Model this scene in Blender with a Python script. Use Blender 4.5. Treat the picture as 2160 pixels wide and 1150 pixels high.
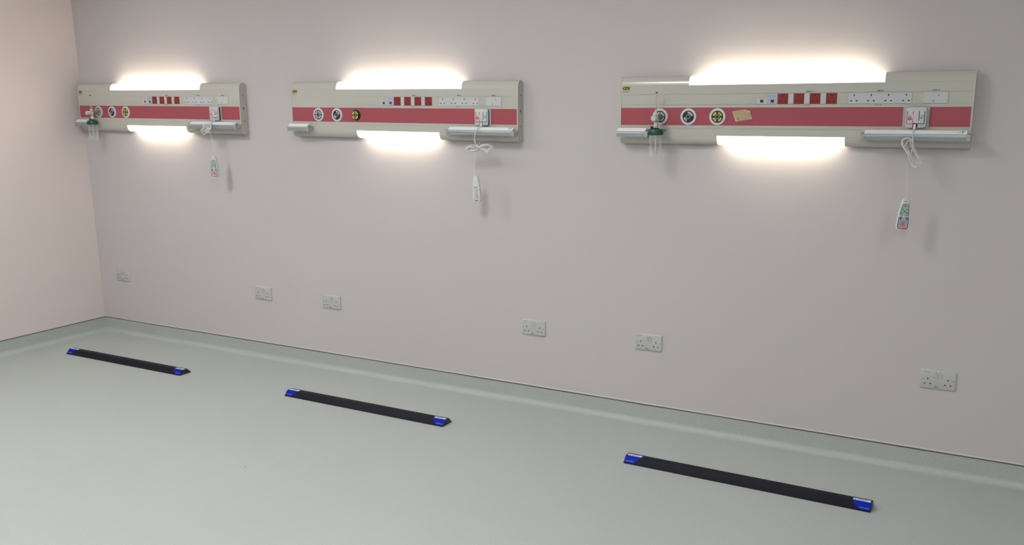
import bpy, bmesh, math, random
from math import sin, cos, pi, radians
from mathutils import Vector, Matrix

random.seed(7)
for o in list(bpy.data.objects):
    bpy.data.objects.remove(o)
C = bpy.context.scene.collection
SC = bpy.context.scene

# ------------------------------------------------------------------ camera
F_PX, CX, CY = 1891.78, 44.44, 47.47
cam_d = bpy.data.cameras.new('camera')
cam = bpy.data.objects.new('camera', cam_d)
C.objects.link(cam)
yaw, pitch, roll = 0.49817, 0.21294, -0.00594
Fv = Vector((-sin(yaw) * cos(pitch), cos(yaw) * cos(pitch), -sin(pitch)))
R0 = Vector((cos(yaw), sin(yaw), 0))
U0 = R0.cross(Fv)
Rv = cos(roll) * R0 + sin(roll) * U0
Uv = -sin(roll) * R0 + cos(roll) * U0
M = Matrix((Rv, Uv, -Fv)).transposed().to_4x4()
M.translation = Vector((5.92167, -4.19941, 1.65527))
cam.matrix_world = M
cam_d.sensor_fit = 'HORIZONTAL'
cam_d.sensor_width = 36.0
cam_d.lens = F_PX / 2160 * 36
cam_d.shift_x = -CX / 2160
cam_d.shift_y = CY / 2160
cam_d.clip_start = 0.05
SC.camera = cam

# ------------------------------------------------------------------ world, exposure
w = bpy.data.worlds.new('world')
SC.world = w
w.use_nodes = True
w.node_tree.nodes['Background'].inputs[0].default_value = (0.9, 0.92, 1.0, 1)
w.node_tree.nodes['Background'].inputs[1].default_value = 0.3
SC.view_settings.view_transform = 'Standard'
SC.view_settings.look = 'None'
SC.view_settings.gamma = 1
SC.view_settings.use_curve_mapping = False
SC.view_settings.exposure = 0.0
PANEL_W = 32.0         # ceiling panels
LAMP_W = 4.0           # bed-head lamp diffusers
TUBE_W = 78.0          # fluorescent tubes inside them
CEIL_LIGHTS = [(1.3, -2.0, 1.06), (1.3, -4.4, 0.98), (3.7, -2.0, 1.0), (3.7, -4.4, 1.0), (6.1, -4.4, 1.65), (7.0, -2.2, 0.5)]
ROOM_X, ROOM_Y, ROOM_Z = 8.6, -6.6, 2.8


# ------------------------------------------------------------------ materials
def mat(name, col, rough=0.5, metal=0.0, spec=0.5, bump=0.0, bscale=200, var=0.0, vscale=4.0,
        emit=None, estr=0.0, alpha=None, coat=0.0, coord='Object'):
    m = bpy.data.materials.new(name)
    m.use_nodes = True
    nt = m.node_tree
    b = nt.nodes['Principled BSDF']
    b.inputs['Base Color'].default_value = (*col, 1)
    b.inputs['Roughness'].default_value = rough
    b.inputs['Metallic'].default_value = metal
    b.inputs['Specular IOR Level'].default_value = spec
    if coat:
        b.inputs['Coat Weight'].default_value = coat
        b.inputs['Coat Roughness'].default_value = 0.12
    tc = nt.nodes.new('ShaderNodeTexCoord')
    n = nt.nodes.new('ShaderNodeTexNoise')
    n.inputs['Scale'].default_value = vscale
    n.inputs['Detail'].default_value = 4
    nt.links.new(tc.outputs[coord], n.inputs['Vector'])
    mx = nt.nodes.new('ShaderNodeMix')
    mx.data_type = 'RGBA'
    v = max(var, 0.01)
    mx.inputs[6].default_value = (*[c * (1 - v) for c in col], 1)
    mx.inputs[7].default_value = (*[min(1, c * (1 + v)) for c in col], 1)
    nt.links.new(n.outputs['Fac'], mx.inputs[0])
    nt.links.new(mx.outputs[2], b.inputs['Base Color'])
    if bump:
        n2 = nt.nodes.new('ShaderNodeTexNoise')
        n2.inputs['Scale'].default_value = bscale
        n2.inputs['Detail'].default_value = 3
        nt.links.new(tc.outputs[coord], n2.inputs['Vector'])
        bp = nt.nodes.new('ShaderNodeBump')
        bp.inputs['Strength'].default_value = bump
        bp.inputs['Distance'].default_value = 0.002
        nt.links.new(n2.outputs['Fac'], bp.inputs['Height'])
        nt.links.new(bp.outputs['Normal'], b.inputs['Normal'])
    if emit:
        b.inputs['Emission Color'].default_value = (*emit, 1)
        b.inputs['Emission Strength'].default_value = estr
    if alpha is not None:
        b.inputs['Alpha'].default_value = alpha
    return m


def floor_mat():
    m = mat('pale_vinyl', (0.39, 0.417, 0.397), rough=0.52, var=0.04, vscale=1.3, bump=0.05, bscale=300)
    nt = m.node_tree
    b = nt.nodes['Principled BSDF']
    tc = [n for n in nt.nodes if n.type == 'TEX_COORD'][0]
    base = b.inputs['Base Color'].links[0].from_socket

    def layer(prev, scale, lo, hi, col, fac):
        n = nt.nodes.new('ShaderNodeTexNoise')
        n.inputs['Scale'].default_value = scale
        n.inputs['Detail'].default_value = 2
        nt.links.new(tc.outputs['Object'], n.inputs['Vector'])
        r = nt.nodes.new('ShaderNodeMapRange')
        r.inputs['From Min'].default_value = lo
        r.inputs['From Max'].default_value = hi
        r.inputs['To Max'].default_value = fac
        nt.links.new(n.outputs['Fac'], r.inputs['Value'])
        x = nt.nodes.new('ShaderNodeMix')
        x.data_type = 'RGBA'
        nt.links.new(r.outputs[0], x.inputs[0])
        nt.links.new(prev, x.inputs[6])
        x.inputs[7].default_value = (*col, 1)
        return x.outputs[2]
    s = layer(base, 160, 0.52, 0.72, (0.34, 0.40, 0.38), 0.55)
    s = layer(s, 210, 0.54, 0.74, (0.62, 0.66, 0.62), 0.4)
    # a few specks of dirt
    vo = nt.nodes.new('ShaderNodeTexVoronoi')
    vo.inputs['Scale'].default_value = 1.5
    nt.links.new(tc.outputs['Object'], vo.inputs['Vector'])
    lt = nt.nodes.new('ShaderNodeMath')
    lt.operation = 'LESS_THAN'
    lt.inputs[1].default_value = 0.0052
    nt.links.new(vo.outputs['Distance'], lt.inputs[0])
    xs = nt.nodes.new('ShaderNodeMix')
    xs.data_type = 'RGBA'
    nt.links.new(lt.outputs[0], xs.inputs[0])
    nt.links.new(s, xs.inputs[6])
    xs.inputs[7].default_value = (0.07, 0.06, 0.055, 1)
    s = xs.outputs[2]
    # faint long scuffs
    wv = nt.nodes.new('ShaderNodeTexWave')
    wv.inputs['Scale'].default_value = 0.35
    wv.inputs['Distortion'].default_value = 6
    wv.inputs['Detail'].default_value = 3
    nt.links.new(tc.outputs['Object'], wv.inputs['Vector'])
    r = nt.nodes.new('ShaderNodeMapRange')
    r.inputs['From Min'].default_value = 0.985
    r.inputs['From Max'].default_value = 1.0
    r.inputs['To Max'].default_value = 0.035
    nt.links.new(wv.outputs['Fac'], r.inputs['Value'])
    x = nt.nodes.new('ShaderNodeMix')
    x.data_type = 'RGBA'
    nt.links.new(r.outputs[0], x.inputs[0])
    nt.links.new(s, x.inputs[6])
    x.inputs[7].default_value = (0.3, 0.33, 0.32, 1)
    nt.links.new(x.outputs[2], b.inputs['Base Color'])
    return m


def clear_mat(name, col, alpha, rough=0.05):
    """thin clear plastic: mostly transparent with a glossy, faintly milky skin"""
    m = bpy.data.materials.new(name)
    m.use_nodes = True
    nt = m.node_tree
    nt.nodes.remove(nt.nodes['Principled BSDF'])
    out = nt.nodes['Material Output']
    tr = nt.nodes.new('ShaderNodeBsdfTransparent')
    tr.inputs[0].default_value = (*col, 1)
    pr = nt.nodes.new('ShaderNodeBsdfPrincipled')
    pr.inputs['Base Color'].default_value = (0.8, 0.82, 0.8, 1)
    pr.inputs['Roughness'].default_value = rough
    lw = nt.nodes.new('ShaderNodeLayerWeight')
    lw.inputs['Blend'].default_value = 0.35
    mr = nt.nodes.new('ShaderNodeMapRange')
    mr.inputs['To Min'].default_value = alpha
    mr.inputs['To Max'].default_value = min(1, alpha + 0.42)
    nt.links.new(lw.outputs['Facing'], mr.inputs['Value'])
    mx = nt.nodes.new('ShaderNodeMixShader')
    nt.links.new(mr.outputs[0], mx.inputs[0])
    nt.links.new(tr.outputs[0], mx.inputs[1])
    nt.links.new(pr.outputs[0], mx.inputs[2])
    nt.links.new(mx.outputs[0], out.inputs[0])
    return m


def diffuser_mat():
    """frosted lamp cover: glows itself and lets the tube's light through"""
    m = bpy.data.materials.new('frosted_lamp_cover')
    m.use_nodes = True
    nt = m.node_tree
    nt.nodes.remove(nt.nodes['Principled BSDF'])
    em = nt.nodes.new('ShaderNodeEmission')
    em.inputs[0].default_value = (1.0, 0.93, 0.80, 1)
    em.inputs[1].default_value = LAMP_W
    tr = nt.nodes.new('ShaderNodeBsdfTransparent')
    mx = nt.nodes.new('ShaderNodeMixShader')
    nt.links.new(em.outputs[0], mx.inputs[1])
    nt.links.new(tr.outputs[0], mx.inputs[2])
    mx.inputs[0].default_value = 0.6
    nt.links.new(mx.outputs[0], nt.nodes['Material Output'].inputs[0])
    return m


MT = {
    'cover': diffuser_mat(),
    'wall': mat('lilac_wall_paint', (0.535, 0.499, 0.497), rough=0.6, spec=0.25, bump=0.12, bscale=140, var=0.02, vscale=0.8),
    'wall_side': mat('warm_lit_wall_paint', (0.68, 0.60, 0.575), rough=0.6, spec=0.25, bump=0.12, bscale=140, var=0.02, vscale=0.8),  # left wall paint, made paler and warmer to include the warm light on it
    'ceiling': mat('white_ceiling', (0.72, 0.72, 0.70), rough=0.9),
    'floor': floor_mat(),
    'seal': mat('dark_sealant', (0.10, 0.09, 0.08), rough=0.7, var=0.3, vscale=30),
    'caulk': mat('pale_caulk', (0.60, 0.57, 0.56), rough=0.5, var=0.05, vscale=20),
    'cream': mat('cream_powder_coat', (0.50, 0.49, 0.43), rough=0.22, var=0.015, coat=0.25),
    'cap': mat('cream_end_cap', (0.50, 0.48, 0.43), rough=0.5),
    'band': mat('rose_red_laminate', (0.36, 0.065, 0.085), rough=0.4, var=0.04, vscale=9),
    'lamp': mat('lit_diffuser', (0.9, 0.88, 0.82), rough=0.4, emit=(1.0, 0.86, 0.66), estr=TUBE_W),
    'red': mat('red_socket_plastic', (0.24, 0.014, 0.018), rough=0.35),
    'white': mat('white_plastic', (0.52, 0.54, 0.54), rough=0.32),
    'ringwhite': mat('outlet_ring_white', (0.60, 0.61, 0.65), rough=0.3),
    'lav': mat('lavender_white_plastic', (0.44, 0.45, 0.53), rough=0.35),
    'pwhite': mat('plate_white_plastic', (0.47, 0.48, 0.465), rough=0.35),
    'black': mat('black_plastic', (0.010, 0.010, 0.011), rough=0.4),
    'ink': mat('dark_print', (0.03, 0.03, 0.028), rough=0.6),
    'greyink': mat('grey_print', (0.10, 0.10, 0.09), rough=0.6),
    'grey': mat('grey_plastic', (0.22, 0.23, 0.23), rough=0.4),
    'alu': mat('brushed_aluminium', (0.38, 0.42, 0.44), rough=0.35, metal=0.5, var=0.05, vscale=60),
    'aluwhite': mat('white_shelf_top', (0.84, 0.87, 0.85), rough=0.25),
    'railend': mat('grey_rail_end', (0.36, 0.38, 0.36), rough=0.45),
    'yellow': mat('yellow_outlet_ring', (0.62, 0.56, 0.05), rough=0.4),
    'chrome': mat('satin_chrome', (0.62, 0.60, 0.60), rough=0.28, metal=0.6),
    'green': mat('dark_green_plastic', (0.006, 0.075, 0.048), rough=0.35),
    'clear': clear_mat('clear_plastic', (0.98, 0.99, 0.98), 0.02),
    'gold': mat('gold_badge', (0.48, 0.42, 0.08), rough=0.4, var=0.2, vscale=40),
    'tape': mat('brown_masking_tape', (0.46, 0.35, 0.20), rough=0.75, var=0.25, vscale=45),
    'tapeedge': mat('pale_tape_edge', (0.66, 0.52, 0.34), rough=0.7),
    'slotred': mat('red_lit_slot', (0.35, 0.0, 0.03), rough=0.4, emit=(1.0, 0.0, 0.10), estr=0.2),
    'slotpink': mat('bright_red_lamp', (0.6, 0.05, 0.12), rough=0.4, emit=(1.0, 0.08, 0.20), estr=0.9),
    'led': mat('pale_cyan_led', (0.5, 0.9, 0.85), rough=0.3, emit=(0.5, 1.0, 0.9), estr=1.3),
    'bar': mat('black_rubber_bar', (0.010, 0.010, 0.015), rough=0.5, spec=0.12, bump=0.1, bscale=400),
    'blue': mat('royal_blue_label', (0.002, 0.018, 0.36), rough=0.5, spec=0.08),
    'dkblue': mat('dark_blue_label', (0.006, 0.006, 0.12), rough=0.3, spec=0.2),
    'ltblue': mat('light_blue_print', (0.16, 0.24, 0.85), rough=0.4),
    'lblwhite': mat('white_label', (0.72, 0.76, 0.82), rough=0.4),
    'cable': mat('white_cable', (0.68, 0.67, 0.64), rough=0.4),
    'hand': mat('handset_shell', (0.62, 0.62, 0.59), rough=0.35),
    'pgreen': mat('pale_green_print', (0.38, 0.49, 0.42), rough=0.5),
    'ggreen': mat('green_print', (0.02, 0.13, 0.06), rough=0.5),
    'pblue': mat('pale_blue_print', (0.44, 0.46, 0.57), rough=0.5),
    'gblue': mat('blue_print', (0.02, 0.03, 0.22), rough=0.5),
    'ppink': mat('pale_pink_print', (0.60, 0.42, 0.42), rough=0.5),
    'gred': mat('dark_red_print', (0.16, 0.01, 0.02), rough=0.5),
    'cpanel': mat('ceiling_light_diffuser', (0.9, 0.9, 0.9), rough=0.5, emit=(0.97, 0.98, 1.0), estr=PANEL_W),
    'metalw': mat('white_metal_frame', (0.75, 0.75, 0.75), rough=0.4),
}


# ------------------------------------------------------------------ mesh helpers
# printed strokes and pin holes of one to four pixels stay joined
TINY = ('printed_marks', 'pin_holes', 'level_marks', 'label_print', 'green_symbols', 'stain', 'clip_hinge', 'screw_hole')


def finish(name, bm, m, parent=None, smooth=None, mats=None):
    bmesh.ops.recalc_face_normals(bm, faces=bm.faces)
    me = bpy.data.meshes.new(name)
    bm.to_mesh(me)
    bm.free()
    for mm in (mats or [m]):
        me.materials.append(MT[mm] if isinstance(mm, str) else mm)
    if smooth:
        me.polygons.foreach_set('use_smooth', [True] * len(me.polygons))
        try:
            me.set_sharp_from_angle(angle=radians(smooth))
        except Exception:
            pass
    o = bpy.data.objects.new(name, me)
    C.objects.link(o)
    if parent:
        o.parent = parent
    if name in TINY:
        o['kind'] = 'stuff'
    return o


def prism(bm, poly, t0, t1, axis='y', mi=0):
    """extrude a 2D polygon. axis y: poly (x,z); axis x: poly (y,z); axis z: poly (x,y)"""
    def P(a, b, t):
        return {'y': (a, t, b), 'x': (t, a, b), 'z': (a, b, t)}[axis]
    v0 = [bm.verts.new(P(a, b, t0)) for a, b in poly]
    v1 = [bm.verts.new(P(a, b, t1)) for a, b in poly]
    n = len(poly)
    fs = [bm.faces.new(v0), bm.faces.new(list(reversed(v1)))]
    for i in range(n):
        j = (i + 1) % n
        fs.append(bm.faces.new((v0[j], v0[i], v1[i], v1[j])))
    for f in fs:
        f.material_index = mi
    return fs


def box(bm, x0, x1, y0, y1, z0, z1, mi=0):
    return prism(bm, [(x0, z0), (x1, z0), (x1, z1), (x0, z1)], y0, y1, 'y', mi)


def rr(x0, x1, z0, z1, r, n=4):
    pts = []
    for cx, cz, a in ((x1 - r, z1 - r, 0), (x0 + r, z1 - r, 90), (x0 + r, z0 + r, 180), (x1 - r, z0 + r, 270)):
        for k in range(n + 1):
            t = radians(a + 90 * k / n)
            pts.append((cx + r * cos(t), cz + r * sin(t)))
    return pts


def circ(cx, cz, r, n=24, rz=None):
    return [(cx + r * cos(2 * pi * k / n), cz + (rz or r) * sin(2 * pi * k / n)) for k in range(n)]


def ring(bm, cx, cz, r0, r1, y0, y1, a0=0, a1=360, n=24, mi=0, sx=1.0):
    """annulus / annular sector in the xz plane, extruded along y"""
    full = abs(a1 - a0) >= 359.9
    k = n if full else n + 1
    A = [radians(a0 + (a1 - a0) * i / n) for i in range(k)]
    vs = [[bm.verts.new((cx + sx * r * cos(a), y, cz + r * sin(a))) for a in A] for r, y in
          ((r0, y0), (r1, y0), (r1, y1), (r0, y1))]
    cnt = k if full else k - 1
    for q in range(4):
        p = (q + 1) % 4
        for i in range(cnt):
            j = (i + 1) % k
            bm.faces.new((vs[q][i], vs[q][j], vs[p][j], vs[p][i])).material_index = mi
    if not full:
        for i in (0, k - 1):
            bm.faces.new([vs[q][i] for q in range(4)]).material_index = mi


def lathe(bm, prof, center, axis='z', n=28, mi=0, cap=True):
    """prof: list of (r, t) along axis"""
    rings = []
    for r, t in prof:
        row = []
        for k in range(n):
            a = 2 * pi * k / n
            if axis == 'z':
                p = (center[0] + r * cos(a), center[1] + r * sin(a), center[2] + t)
            elif axis == 'y':
                p = (center[0] + r * cos(a), center[1] + t, center[2] + r * sin(a))
            else:
                p = (center[0] + t, center[1] + r * cos(a), center[2] + r * sin(a))
            row.append(bm.verts.new(p))
        rings.append(row)
    for i in range(len(rings) - 1):
        for k in range(n):
            j = (k + 1) % n
            bm.faces.new((rings[i][k], rings[i][j], rings[i + 1][j], rings[i + 1][k])).material_index = mi
    if cap:
        bm.faces.new(list(reversed(rings[0]))).material_index = mi
        bm.faces.new(rings[-1]).material_index = mi


def spline(pts, sub=8):
    out = []
    P = [Vector(p) for p in pts]
    P = [P[0] * 2 - P[1]] + P + [P[-1] * 2 - P[-2]]
    for i in range(1, len(P) - 2):
        p0, p1, p2, p3 = P[i - 1:i + 3]
        for k in range(sub):
            t = k / sub
            out.append(0.5 * ((2 * p1) + (p2 - p0) * t + (2 * p0 - 5 * p1 + 4 * p2 - p3) * t * t + (3 * p1 - p0 - 3 * p2 + p3) * t ** 3))
    out.append(P[-2])
    return out


def tube(bm, pts, r, n=8, mi=0):
    up = Vector((0, 1, 0))
    rows = []
    N = len(pts)
    nrm = None
    for i, p in enumerate(pts):
        t = (pts[min(i + 1, N - 1)] - pts[max(i - 1, 0)])
        if t.length < 1e-9:
            t = Vector((0, 0, -1))
        t.normalize()
        if nrm is None:
            nrm = t.cross(up)
            if nrm.length < 1e-4:
                nrm = t.cross(Vector((1, 0, 0)))
        nrm = (nrm - t * nrm.dot(t))
        nrm.normalize()
        b = t.cross(nrm)
        rad = r(i / (N - 1)) if callable(r) else r
        rows.append([bm.verts.new(p + rad * (nrm * cos(2 * pi * k / n) + b * sin(2 * pi * k / n))) for k in range(n)])
    for i in range(N - 1):
        for k in range(n):
            j = (k + 1) % n
            bm.faces.new((rows[i][k], rows[i][j], rows[i + 1][j], rows[i + 1][k])).material_index = mi
    bm.faces.new(rows[0])
    bm.faces.new(list(reversed(rows[-1])))


def text_obj(name, s, size, loc, m, parent, face='-y', depth=0.0002, sx=1.0, bold=0.0, shear=0.0, align='CENTER'):
    """lettering as real thin geometry, facing -y"""
    cu = bpy.data.curves.new(name, 'FONT')
    cu.body = s
    cu.size = size
    cu.align_x = align
    cu.align_y = 'CENTER'
    cu.extrude = depth
    cu.offset = bold
    cu.shear = shear
    cu.resolution_u = 2
    t = bpy.data.objects.new('tmp', cu)
    C.objects.link(t)
    bpy.context.view_layer.update()
    dg = bpy.context.evaluated_depsgraph_get()
    me = bpy.data.meshes.new_from_object(t.evaluated_get(dg))
    bpy.data.objects.remove(t)
    me.transform(Matrix.Rotation(pi / 2, 4, 'X') @ Matrix.Diagonal((sx, 1, 1, 1)))
    me.materials.clear()
    me.materials.append(MT[m])
    o = bpy.data.objects.new(name, me)
    C.objects.link(o)
    o.parent = parent
    o.location = loc
    return o


def marks(bm, x0, x1, z, h, y0, y1, n=6, mi=0, seed=1):
    """a line of tiny printed characters, too small to read: short uneven strokes"""
    rnd = random.Random(seed)
    wd = (x1 - x0) / n
    for i in range(n):
        a = x0 + i * wd
        ww = wd * rnd.uniform(0.6, 0.82)
        hh = h * rnd.uniform(0.75, 1.0)
        box(bm, a, a + ww * 0.42, y0, y1, z - hh / 2, z + hh / 2, mi)
        if rnd.random() < 0.7:
            box(bm, a + ww * 0.42, a + ww, y0, y1, z + hh / 2 - h * 0.25, z + hh / 2, mi)
        if rnd.random() < 0.6:
            box(bm, a + ww * 0.42, a + ww, y0, y1, z - hh / 2, z - hh / 2 + h * 0.25, mi)


def thing(name, label, cat, loc=(0, 0, 0), group=None):
    o = bpy.data.objects.new(name, None)
    C.objects.link(o)
    o.empty_display_size = 0.05
    o.location = loc
    o['label'] = label
    o['category'] = cat
    if group:
        o['group'] = group
    return o


def structure(name, bm, m, smooth=None):
    o = finish(name, bm, m, smooth=smooth)
    o['kind'] = 'structure'
    return o


# ------------------------------------------------------------------ room shell
T = 0.15
bm = bmesh.new(); box(bm, -T, ROOM_X + T, ROOM_Y - T, T, -T, 0); structure('floor', bm, 'floor')
bm = bmesh.new(); box(bm, -T, ROOM_X + T, 0, T, 0, ROOM_Z); structure('wall_back', bm, 'wall')
bm = bmesh.new(); box(bm, -T, 0, ROOM_Y, 0, 0, ROOM_Z); structure('wall_left', bm, 'wall_side')
bm = bmesh.new(); box(bm, ROOM_X, ROOM_X + T, ROOM_Y, 0, 0, ROOM_Z); structure('wall_right', bm, 'wall')
bm = bmesh.new(); box(bm, -T, ROOM_X + T, ROOM_Y - T, ROOM_Y, 0, ROOM_Z); structure('wall_front', bm, 'wall')
bm = bmesh.new(); box(bm, -T, ROOM_X + T, ROOM_Y - T, T, ROOM_Z, ROOM_Z + T); structure('ceiling', bm, 'ceiling')

# coved vinyl upstand: (distance from wall, height)
COVE = [(0.0, 0.0), (0.034, 0.0)] + [(0.034 - 0.031 * sin(radians(a)), 0.031 - 0.031 * cos(radians(a)) + 0.0006) for a in range(10, 91, 10)] + [(0.003, 0.0995), (0.0, 0.0995)]
bm = bmesh.new(); prism(bm, [(-d, z) for d, z in COVE], 0.0, ROOM_X, 'x'); structure('baseboard_back', bm, 'floor', 40)
bm = bmesh.new()
v0 = [bm.verts.new((d, ROOM_Y, z)) for d, z in COVE]
v1 = [bm.verts.new((d, 0, z)) for d, z in COVE]
bm.faces.new(v0); bm.faces.new(list(reversed(v1)))
for i in range(len(COVE)):
    j = (i + 1) % len(COVE)
    bm.faces.new((v0[j], v0[i], v1[i], v1[j]))
structure('baseboard_left', bm, 'floor', 40)
# dark sealant line along the top of the upstand, slightly uneven
def seal_line(along_x, L):
    bm = bmesh.new()
    n = 60
    rows = []
    for i in range(n + 1):
        t = L * i / n
        wob = 0.0004 * sin(t * 3.1) + 0.0003 * sin(t * 11)
        if along_x and abs(t - 4.27) < 0.10:
            wob -= 0.0022
        z0, z1, d = 0.0992 + wob, 0.1030 + wob, 0.0045
        pts = [(0, z0), (d, z0), (d, z1), (0, z1)]
        rows.append([bm.verts.new((t, -a, z) if along_x else (a, -t, z)) for a, z in pts])
    for i in range(n):
        for k in range(4):
            j = (k + 1) % 4
            bm.faces.new((rows[i][k], rows[i][j], rows[i + 1][j], rows[i + 1][k]))
    bm.faces.new(rows[0]); bm.faces.new(list(reversed(rows[-1])))
    return bm
structure('trim_1', seal_line(True, ROOM_X), 'seal')
structure('trim_2', seal_line(False, -ROOM_Y), 'seal')
bm = bmesh.new()
prism(bm, [(0, 0.1034), (-0.0018, 0.1036), (-0.0012, 0.1085), (0, 0.110)], 0.2, ROOM_X, 'x')
structure('trim_3', bm, 'caulk')

# ceiling light panels (the room's own light, above the frame)
for i, (x, y, k) in enumerate(CEIL_LIGHTS):
    names = ['above the left unit near the back wall', 'over the left end of the room', 'near the back wall above the middle unit',
             'over the middle of the room', 'over the right side of the room', 'near the back wall right of the right unit']
    t = thing('ceiling_light', 'square recessed ceiling light panel ' + names[i], 'ceiling light', (x, y, ROOM_Z), 'ceiling light panels')
    bm = bmesh.new()
    for (a, b_, c_, d_) in ((-0.31, 0.31, -0.31, -0.285), (-0.31, 0.31, 0.285, 0.31), (-0.31, -0.285, -0.285, 0.285), (0.285, 0.31, -0.285, 0.285)):
        box(bm, a, b_, c_, d_, -0.02, 0)
    finish('frame', bm, 'metalw', t)
    bm = bmesh.new(); box(bm, -0.284, 0.284, -0.284, 0.284, -0.012, -0.001); 
    key = 'cpanel%d' % round(k * 100)
    if key not in MT:
        MT[key] = mat('ceiling_light_diffuser', (0.9, 0.9, 0.9), rough=0.5, emit=(0.97, 0.98, 1.0), estr=PANEL_W * k)
    finish('diffuser', bm, key, t)


# ------------------------------------------------------------------ bed-head units
UL = 1.5475
ZT = 1.62669
# outer section, (distance from wall, height above the red band's top edge)
TOPC = [(0.0, 0.1305), (0.006, 0.138), (0.014, 0.1435), (0.023, 0.1463), (0.031, 0.1458), (0.039, 0.1425), (0.046, 0.136), (0.051, 0.1275), (0.0545, 0.117), (0.0561, 0.104)]
BOTC = [(0.0561, -0.130), (0.0553, -0.141), (0.052, -0.152), (0.046, -0.161), (0.038, -0.1675), (0.029, -0.171), (0.020, -0.1715), (0.011, -0.1685), (0.004, -0.163), (0.0, -0.157)]
D = 0.0561
LU = (0.3415, 1.2065)
LL = (0.4835, 1.0575)


def section_mid():
    pts = [(0.0, -0.1295), (D, -0.1295)]
    def groove(z, w=0.0014, dd=0.002):
        return [(D, z - w / 2), (D - dd, z - w / 2), (D - dd, z + w / 2), (D, z + w / 2)]
    pts += groove(-0.096)
    pts += [(D, -0.0818), (D - 0.003, -0.0818), (D - 0.003, 0.0), (D, 0.0)]   # recess that holds the red band
    pts += groove(0.0135)
    pts += groove(0.0618)
    pts += [(D, 0.1035), (0.0, 0.1035)]
    return [(-d, z) for d, z in pts]


def socket_part(name, parent, x, z0, z1, wd, m, y, holes=True):
    bm = bmesh.new()
    prism(bm, rr(x, x + wd, z0, z1, 0.001, 2), -y, -y - 0.0022)
    s = finish(name, bm, m, parent)
    if holes:
        bm = bmesh.new()
        cx = x + wd / 2
        e = -y - 0.0022
        box(bm, cx - 0.0022, cx + 0.0022, e - 0.0002, e + 0.001, 0.046, 0.0545)
        for q in (-1, 1):
            box(bm, cx + q * 0.0116 - 0.0036, cx + q * 0.0116 + 0.0036, e - 0.0002, e + 0.001, 0.0243, 0.0292)
        finish('pin_holes', bm, 'black', s)
    return s


def gas_outlet(parent, x, kind):
    z = -0.0417
    bm = bmesh.new()
    base = D
    if kind == 'bare':
        lathe(bm, [(0.031, 0), (0.031, -0.004), (0.029, -0.006)], (x, -base + 0.003, z), 'y', 32)
        g = finish('gas_outlet', bm, 'black', parent, 35)
        g['label'] = 'yellow outlet on a bare black disc without a white ring'
        fr = base + 0.010
        bm = bmesh.new(); lathe(bm, [(0.025, 0), (0.025, -0.011)], (x, -base + 0.001, z), 'y', 32)
        finish('insert', bm, 'black', g, 35)
    else:
        lathe(bm, [(0.0392, 0.0), (0.0392, -0.005), (0.037, -0.0075), (0.0285, -0.0085), (0.0275, -0.006)], (x, -base + 0.003, z), 'y', 36)
        g = finish('gas_outlet', bm, 'ringwhite', parent, 35)
        fr = base + 0.0045
        bm = bmesh.new(); lathe(bm, [(0.0275, 0), (0.0275, -0.0045)], (x, -base, z), 'y', 32)
        finish('insert', bm, 'black', g, 35)
        g['label'] = {'white': 'white ringed gas outlet with four white segments', 'half': 'white ringed gas outlet with a half black face',
                      'yellow': 'white ringed gas outlet with yellow segments'}[kind]
    sc = 0.93
    segs = {'white': [(8, 82), (98, 172), (188, 262), (278, 352)], 'half': [(10, 100), (190, 250)],
            'yellow': [(14, 76), (104, 166), (194, 256), (284, 346)], 'bare': [(12, 78), (102, 168), (192, 258), (282, 348)]}[kind]
    bm = bmesh.new()
    for a0, a1 in segs:
        ring(bm, x, z, 0.0155 * sc, 0.0245 * sc, -fr - 0.0008, -fr + 0.001, a0, a1, 8)
    finish('segments', bm, 'yellow' if kind in ('yellow', 'bare') else 'white', g)
    bm = bmesh.new(); ring(bm, x, z, 0.0068, 0.0112, -fr - 0.003, -fr + 0.001, n=20)
    finish('hub', bm, 'grey', g, 35)
    bm = bmesh.new()
    marks(bm, x + 0.009, x + 0.018, z + 0.014, 0.003, -fr - 0.0011, -fr - 0.0006, 3, 0, 3)
    marks(bm, x - 0.018, x - 0.009, z - 0.014, 0.003, -fr - 0.0011, -fr - 0.0006, 3, 0, 5)
    finish('printed_marks', bm, 'ink', g)


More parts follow.
